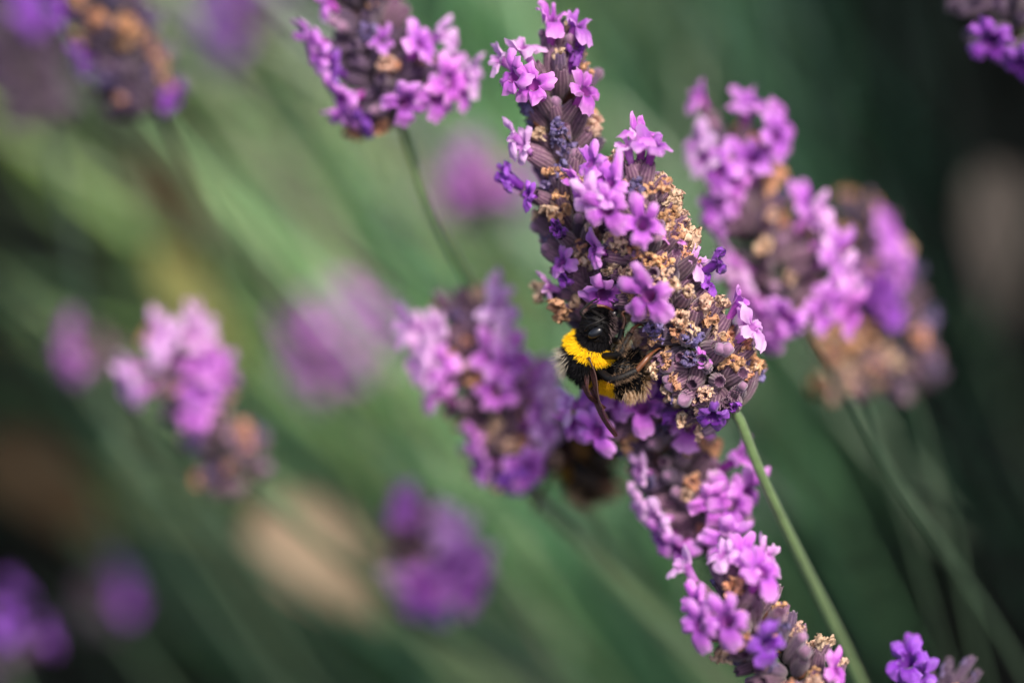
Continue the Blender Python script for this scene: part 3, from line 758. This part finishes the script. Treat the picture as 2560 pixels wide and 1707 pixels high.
# ---------------------------------------------------------------- bumblebee
def build_bee(dull=False):
    Z = -0.30
    sp = [(1518, 770, -0.02, 0.05), (1509, 783, -0.06, 0.14), (1498, 806, -0.12, 0.205), (1490, 826, -0.12, 0.20), (1484, 842, -0.06, 0.185), (1478, 858, 0.0, 0.27),
          (1474, 880, 0.04, 0.345), (1482, 903, 0.08, 0.335), (1498, 918, 0.10, 0.29), (1516, 925, 0.10, 0.27), (1536, 929, 0.08, 0.29), (1560, 933, 0.04, 0.29), (1585, 939, 0.02, 0.25), (1607, 947, 0.0, 0.17), (1622, 953, 0.0, 0.06)]
    org = P(1480, 880, Z)
    pts = [P(x, y, Z+z)-org for x, y, z, r in sp]
    cp = catmull(pts, 48)
    rads = [v.x for v in catmull([Vector((r, 0, 0)) for *_, r in sp], 48)]
    root = bpy.data.objects.new('bumblebee', None); COL.objects.link(root)
    root.location = org
    SEG = 28
    v, f = tube(cp, [max(0.02, r*0.93) for r in rads], SEG)
    link('body', mesh('body', v, f, M['chitin']), root)
    # fur
    rg = random.Random(5)
    YEL, YEL2 = (0.88, 0.50, 0.008), (0.98, 0.66, 0.02)
    if dull: YEL, YEL2 = (0.16, 0.08, 0.02), (0.30, 0.16, 0.06)      # a worn, brownish worker
    BLK = (0.005, 0.005, 0.007)
    packs = {'yellow_fur': ([], [], []), 'black_fur': ([], [], []), 'pale_fur': ([], [], [])}
    def hair(p, d, ln, w, c0, c1, pk):
        vs, fs, tn = packs[pk]
        b = len(vs)
        side = d.cross(V2(rg.uniform(-1, 1), rg.uniform(-1, 1), 1)).normalized()*w
        bend = V2(rg.uniform(-1, 1), rg.uniform(0, 1), 0)*ln*0.12
        m_ = p+d*ln*0.5+bend*0.4
        t_ = p+d*ln+bend
        vs.extend([p-side, p+side, m_-side*0.8, m_+side*0.8, t_])
        fs.extend([(b, b+1, b+3, b+2), (b+2, b+3, b+4)])
        cm = tuple((a+b_)/2 for a, b_ in zip(c0, c1))
        tn.extend([c0, c0, cm, cm, c1])
    n = len(cp)
    for _ in range(30000):
        u = rg.uniform(2.0, n-2.05)
        # choose rings in proportion to radius
        i = int(u); fr = u-i
        r = rads[i]*(1-fr)+rads[i+1]*fr
        if rg.random() > r/0.34+0.1: continue
        c = cp[i].lerp(cp[i+1], fr)
        t = (cp[i+1]-cp[i]).normalized()
        a = t.orthogonal().normalized(); b = t.cross(a)
        an = rg.uniform(0, 2*math.pi)
        nrm = a*math.cos(an)+b*math.sin(an)
        p = c+nrm*(r*0.92)
        wp = p+org
        x, y = px_of(wp)
        facing = -nrm.dot(FWD)
        if facing < -0.45 and rg.random() < 0.6: continue
        frac = u/n
        d = (nrm + t*rg.uniform(0.25, 0.75) + Vector((rg.gauss(0, .2), rg.gauss(0, .2), rg.gauss(0, .2)))).normalized()
        col = (BLK, (0.012, 0.011, 0.012)); pk = 'black_fur'; ln = rg.uniform(0.05, 0.10)
        # collar: a broad yellow ring at the front of the thorax
        ang = math.degrees(math.atan2(y-832, x-1494))
        dist = math.hypot(x-1494, y-832)
        wob = 3*noise.noise(wp*6)
        if frac < 0.24: ln *= 0.55
        in_arc = (ang > 58 or ang < -140)
        if frac > 0.28 and frac < 0.62 and in_arc and 46+wob < dist < 77+wob:
            g = rg.random(); col = (tuple(q*0.75 for q in YEL), tuple(YEL[k]*(1-g)+YEL2[k]*g for k in range(3))); pk = 'yellow_fur'; ln = rg.uniform(0.06, 0.11)
            d = (nrm + V2(x-1494, y-832, 0).normalized()*0.7 + Vector((rg.gauss(0, .15), rg.gauss(0, .15), rg.gauss(0, .15)))).normalized()
        elif frac >= 0.54 and y > 944+wob and 1430 < x < 1534+wob:
            g = rg.random(); col = ((0.7, 0.38, 0.02), tuple(YEL[k]*(1-g)+YEL2[k]*g for k in range(3))); pk = 'yellow_fur'; ln = rg.uniform(0.05, 0.09)
        elif frac > 0.80 and (x > 1604 or y > 968+wob) and rg.random() < 0.6:
            g = rg.random(); col = ((0.08, 0.05, 0.03), (0.72, 0.52, 0.36) if g < 0.55 else (0.42, 0.24, 0.11)); pk = 'pale_fur'; ln = rg.uniform(0.10, 0.19)
        elif frac > 0.74 and rg.random() < 0.06:
            col = ((0.12, 0.07, 0.04), (0.55, 0.36, 0.20)); pk = 'pale_fur'; ln = rg.uniform(0.08, 0.14)
        elif frac > 0.40 and frac < 0.72 and rg.random() < (0.5 if x < 1425 else (0.07 if x > 1520 else 0.0)):
            col = ((0.05, 0.045, 0.04), (0.52, 0.46, 0.36)); pk = 'pale_fur'; ln = rg.uniform(0.13, 0.21)
        elif frac < 0.40 and x > 1520 and rg.random() < 0.35:
            col = ((0.08, 0.05, 0.05), (0.35, 0.25, 0.24)); pk = 'pale_fur'; ln = rg.uniform(0.06, 0.1)
        hair(p, d, ln, rg.uniform(0.0028, 0.0048), col[0], col[1], pk)
    for k, (vs, fs, tn) in packs.items():
        o = link(k, mesh(k, vs, fs, M['fur'], tint=tn), root); o['kind'] = 'stuff'
    # eyes: long glossy ovals on the sides of the head
    def blob(c, axes, seg=20, rings=12):
        vs, fs = [], []
        for i in range(rings+1):
            th = math.pi*i/rings
            for k in range(seg):
                a = 2*math.pi*k/seg
                vs.append(c + axes[0]*(math.cos(th)) + axes[1]*(math.sin(th)*math.cos(a)) + axes[2]*(math.sin(th)*math.sin(a)))
        for i in range(rings):
            for k in range(seg):
                k2 = (k+1) % seg
                fs.append((i*seg+k, i*seg+k2, (i+1)*seg+k2, (i+1)*seg+k))
        return vs, fs
    for (x, y, z) in ((1488, 832, -0.335), (1526, 790, -0.12)):
        c = P(x, y, Z+z)-org
        v, f = blob(c, (V2(0.085, -0.050, -0.02), V2(0.03, 0.05, 0.0), V2(0.0, 0.0, 0.05)))
        link('eye', mesh('eye', v, f, M['eye']), root)
    def limb(name, pp, mat, parent=root, seg=10):
        pts_ = [P(x, y, Z+z)-org for x, y, z, r in pp]
        cc = catmull(pts_, 22)
        rr = [max(0.004, q.x) for q in catmull([Vector((r, 0, 0)) for *_, r in pp], 22)]
        v, f = tube(cc, rr, seg)
        return link(name, mesh(name, v, f, mat), parent)
    limb('antenna', [(1464, 825, -0.36, .018), (1472, 814, -0.42, .015), (1492, 806, -0.44, .016), (1512, 795, -0.40, .016)], M['chitin'])
    limb('antenna', [(1470, 800, -0.20, .018), (1451, 783, -0.26, .013), (1462, 768, -0.26, .014), (1478, 755, -0.26, .014), (1494, 747, -0.26, .013)], M['chitin'])
    # legs: dark femur and tibia, rusty feet
    legs = [
        ([(1500, 790, -0.25, .03), (1478, 772, -0.32, .028), (1494, 764, -0.36, .024)], [(1492, 764, -0.36, .022), (1512, 766, -0.36, .016), (1532, 776, -0.3, .012)]),
        ([(1530, 850, -0.1, .04), (1548, 850, -0.28, .045), (1556, 822, -0.30, .030)], [(1556, 824, -0.30, .022), (1562, 800, -0.30, .017), (1556, 782, -0.26, .015), (1575, 776, -0.24, .010)]),
        ([(1510, 890, -0.2, .045), (1548, 886, -0.42, .045), (1560, 862, -0.44, .040), (1577, 832, -0.42, .034)], [(1575, 834, -0.42, .026), (1584, 820, -0.40, .022), (1600, 812, -0.36, .015), (1618, 820, -0.3, .008)]),
        ([(1525, 900, 0.1, .04), (1570, 890, 0.15, .04), (1600, 870, 0.12, .03)], [(1598, 872, 0.12, .02), (1618, 862, 0.1, .014), (1636, 858, 0.06, .010)]),
        ([(1500, 930, -0.2, .05), (1535, 948, -0.44, .055), (1592, 926, -0.46, .048)], [(1590, 928, -0.46, .036), (1612, 902, -0.46, .034), (1626, 886, -0.42, .022), (1645, 872, -0.32, .012), (1652, 872, -0.28, .008)]),
        ([(1545, 930, 0.2, .04), (1590, 925, 0.25, .04), (1622, 905, 0.2, .03)], [(1620, 906, 0.2, .025), (1640, 885, 0.18, .015), (1655, 884, 0.15, .010)]),
    ]
    for a, b in legs:
        l = limb('leg', a, M['chitin'])
        limb('foot', b, M['leg_brown'], l)
    # bristles on the hind and middle leg
    vs0 = packs['pale_fur']
    packs['leg_bristles'] = ([], [], [])
    for a, b in (legs[2], legs[4]):
        A = catmull([P(x, y, Z+z)-org for x, y, z, r in a], 20)
        for _ in range(260):
            i = rg.randint(8, 18); p = A[i]
            d = V2(rg.gauss(0, 1), rg.gauss(0.3, 1), rg.gauss(-0.5, .6)).normalized()
            hair(p+d*0.03, (d+(A[i+1]-A[i]).normalized()*0.8).normalized(), rg.uniform(0.05, 0.09), 0.003, (0.06, 0.04, 0.03), (0.25, 0.16, 0.10), 'leg_bristles')
    o = link('leg_bristles', mesh('leg_bristles', packs['leg_bristles'][0], packs['leg_bristles'][1], M['fur'], tint=packs['leg_bristles'][2]), root); o['kind'] = 'stuff'
    # wings: membrane with raised veins; seen almost edge on
    def wing(p0, p1, wdir, width, seed, bulge=0.06):
        A = P(*p0)-org; B = P(*p1)-org
        ax_ = B-A; L = ax_.length; w = wdir.normalized()
        nrm = ax_.cross(w).normalized()
        nu, nv = 26, 8
        vs, fs = [], []
        def pt(u, v_):
            prof = (math.sin(math.pi*min(1, u**0.75*0.93+0.03)))**0.6*width
            return A + ax_*u + w*(prof*v_) + nrm*(0.03*math.sin(u*5+seed) + 0.018*math.sin(v_*9+u*7) - bulge*math.sin(u*math.pi))
        for s in (0, 1):
            for i in range(nu):
                for j in range(nv):
                    vs.append(pt(i/(nu-1), j/(nv-1)) + nrm*(0.003 if s else -0.003))
        for s in (0, 1):
            for i in range(nu-1):
                for j in range(nv-1):
                    a = s*nu*nv+i*nv+j
                    q = (a, a+1, a+nv+1, a+nv)
                    fs.append(q if s else q[::-1])
        wg = link('wing', mesh('wing', vs, fs, M['wing']), root)
        for path in ([(0, 0), (0.25, 0.0), (0.55, 0.0), (0.98, 0.05)], [(0, 0.3), (0.3, 0.35), (0.6, 0.3), (0.85, 0.45)], [(0, 0.6), (0.3, 0.75), (0.65, 0.8)], [(0.35, 0.0), (0.38, 0.35), (0.36, 0.75)], [(0.6, 0.02), (0.62, 0.3), (0.65, 0.8)]):
            pts_ = catmull([pt(u, v_) for u, v_ in path], 14)
            v, f = tube(pts_, [0.011*(1-0.5*i/13) for i in range(14)], 6)
            link('vein', mesh('vein', v, f, M['vein']), wg)
        return wg
    wing((1470, 893, Z-0.33), (1547, 1088, Z-0.30), V2(-0.20, 0.16, 1.0), 0.34, 0.3)
    wing((1462, 915, Z-0.22), (1512, 1022, Z-0.12), V2(-0.30, 0.10, 0.9), 0.16, 1.7)
    return root

bee = build_bee()
bee['label'] = 'sharp bumblebee with a yellow collar and black fur clinging to the front lavender'
bee['category'] = 'bumblebee'
bee['group'] = 'bumblebees feeding on the lavender'
bee2 = build_bee(True)
bee2['category'] = 'bumblebee'
bee2['group'] = 'bumblebees feeding on the lavender'
bee2['label'] = 'blurred dark brownish bumblebee half hidden behind the flowers below the sharp one'
bee2.location = P(1460, 1096, 3.2)
bee2.scale = (1.1,)*3
bee2.rotation_mode = 'QUATERNION'
bee2.rotation_quaternion = Quaternion(FWD, math.radians(50))

# ---------------------------------------------------------------- ground and the mass of stems and leaves behind
S = 6000
def gz(x, y): return 0.0
gv = [(-S, -S, 0), (S, -S, 0), (S, S, 0), (-S, S, 0)]
g = link('ground', mesh('ground', gv, [(0, 1, 2, 3)], M['soil'], smooth=False))
g['kind'] = 'structure'

GRID = [  # foliage colour by view position; bright middle and shaded edges painted in
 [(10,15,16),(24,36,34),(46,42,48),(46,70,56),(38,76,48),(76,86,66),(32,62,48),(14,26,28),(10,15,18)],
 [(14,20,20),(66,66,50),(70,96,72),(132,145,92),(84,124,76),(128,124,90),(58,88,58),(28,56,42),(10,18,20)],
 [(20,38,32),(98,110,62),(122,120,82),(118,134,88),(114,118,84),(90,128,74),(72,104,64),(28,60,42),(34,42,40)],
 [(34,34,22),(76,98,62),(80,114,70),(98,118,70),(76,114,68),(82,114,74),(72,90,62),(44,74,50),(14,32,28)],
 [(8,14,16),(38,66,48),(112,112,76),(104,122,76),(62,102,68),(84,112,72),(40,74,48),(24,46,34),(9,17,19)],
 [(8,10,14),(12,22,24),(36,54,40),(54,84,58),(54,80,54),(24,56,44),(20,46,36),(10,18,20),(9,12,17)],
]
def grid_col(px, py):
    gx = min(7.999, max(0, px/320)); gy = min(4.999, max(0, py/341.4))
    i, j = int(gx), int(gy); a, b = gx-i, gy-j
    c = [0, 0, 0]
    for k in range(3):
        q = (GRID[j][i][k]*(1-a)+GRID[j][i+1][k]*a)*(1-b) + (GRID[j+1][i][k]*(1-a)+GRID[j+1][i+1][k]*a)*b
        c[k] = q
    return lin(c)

def growth(name, count, seed, dlo, dhi, llo, lhi, rlo, rhi, gain, vary):
    """leaves and stems of the bush, all leaning away from its foot"""
    rg = random.Random(seed)
    vs, fs, tn = [], [], []
    made = 0
    while made < count:
        px, py = rg.uniform(-500, 3060), rg.uniform(-500, 2200)
        z = rg.uniform(dlo, dhi)
        c = P(px, py, z)
        if c.z < 1.0:
            c = P(px, py, rg.uniform(dlo, dlo+15))
            if c.z < 1.0: continue
        foot = GROUND_BASE + Vector((rg.uniform(-14, 14), rg.uniform(-10, 30), 0))
        d = (c-foot).normalized()
        d = (d + Vector((rg.gauss(0, .09), rg.gauss(0, .09), rg.gauss(0, .09)))).normalized()
        L = rg.uniform(llo, lhi)
        a, b = c-d*L*0.5, c+d*L*0.5
        if a.z < 0.05: a = a + d*((0.05-a.z)/max(0.05, d.z))
        r = rg.uniform(rlo, rhi)
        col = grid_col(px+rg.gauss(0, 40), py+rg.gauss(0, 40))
        k = gain*math.exp(rg.gauss(0, vary))*min(2.0, (sum(col)/3/0.09)**1.0)  # deepens the painted light and dark of the grid in the pigment
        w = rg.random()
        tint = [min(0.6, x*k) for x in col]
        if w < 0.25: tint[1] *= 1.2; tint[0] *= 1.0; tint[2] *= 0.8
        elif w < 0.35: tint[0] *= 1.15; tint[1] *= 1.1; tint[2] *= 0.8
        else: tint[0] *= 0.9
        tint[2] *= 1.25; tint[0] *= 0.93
        sag = Vector((0, 0, -0.04*L))
        m_ = (a+b)*0.5 - sag
        v, f = tube([a, a.lerp(m_, 0.6), m_, m_.lerp(b, 0.6), b], [r*0.7, r, r, r*0.8, r*0.15], 5, caps=False)
        o = len(vs)
        vs.extend(v); fs.extend([tuple(i+o for i in q) for q in f]); tn.extend([tint]*len(v))
        made += 1
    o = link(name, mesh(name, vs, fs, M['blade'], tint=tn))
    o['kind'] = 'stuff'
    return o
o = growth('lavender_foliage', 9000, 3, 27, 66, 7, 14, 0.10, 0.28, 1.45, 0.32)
o['label'] = 'mass of out of focus green lavender stems and leaves behind the flowers'; o['category'] = 'foliage'
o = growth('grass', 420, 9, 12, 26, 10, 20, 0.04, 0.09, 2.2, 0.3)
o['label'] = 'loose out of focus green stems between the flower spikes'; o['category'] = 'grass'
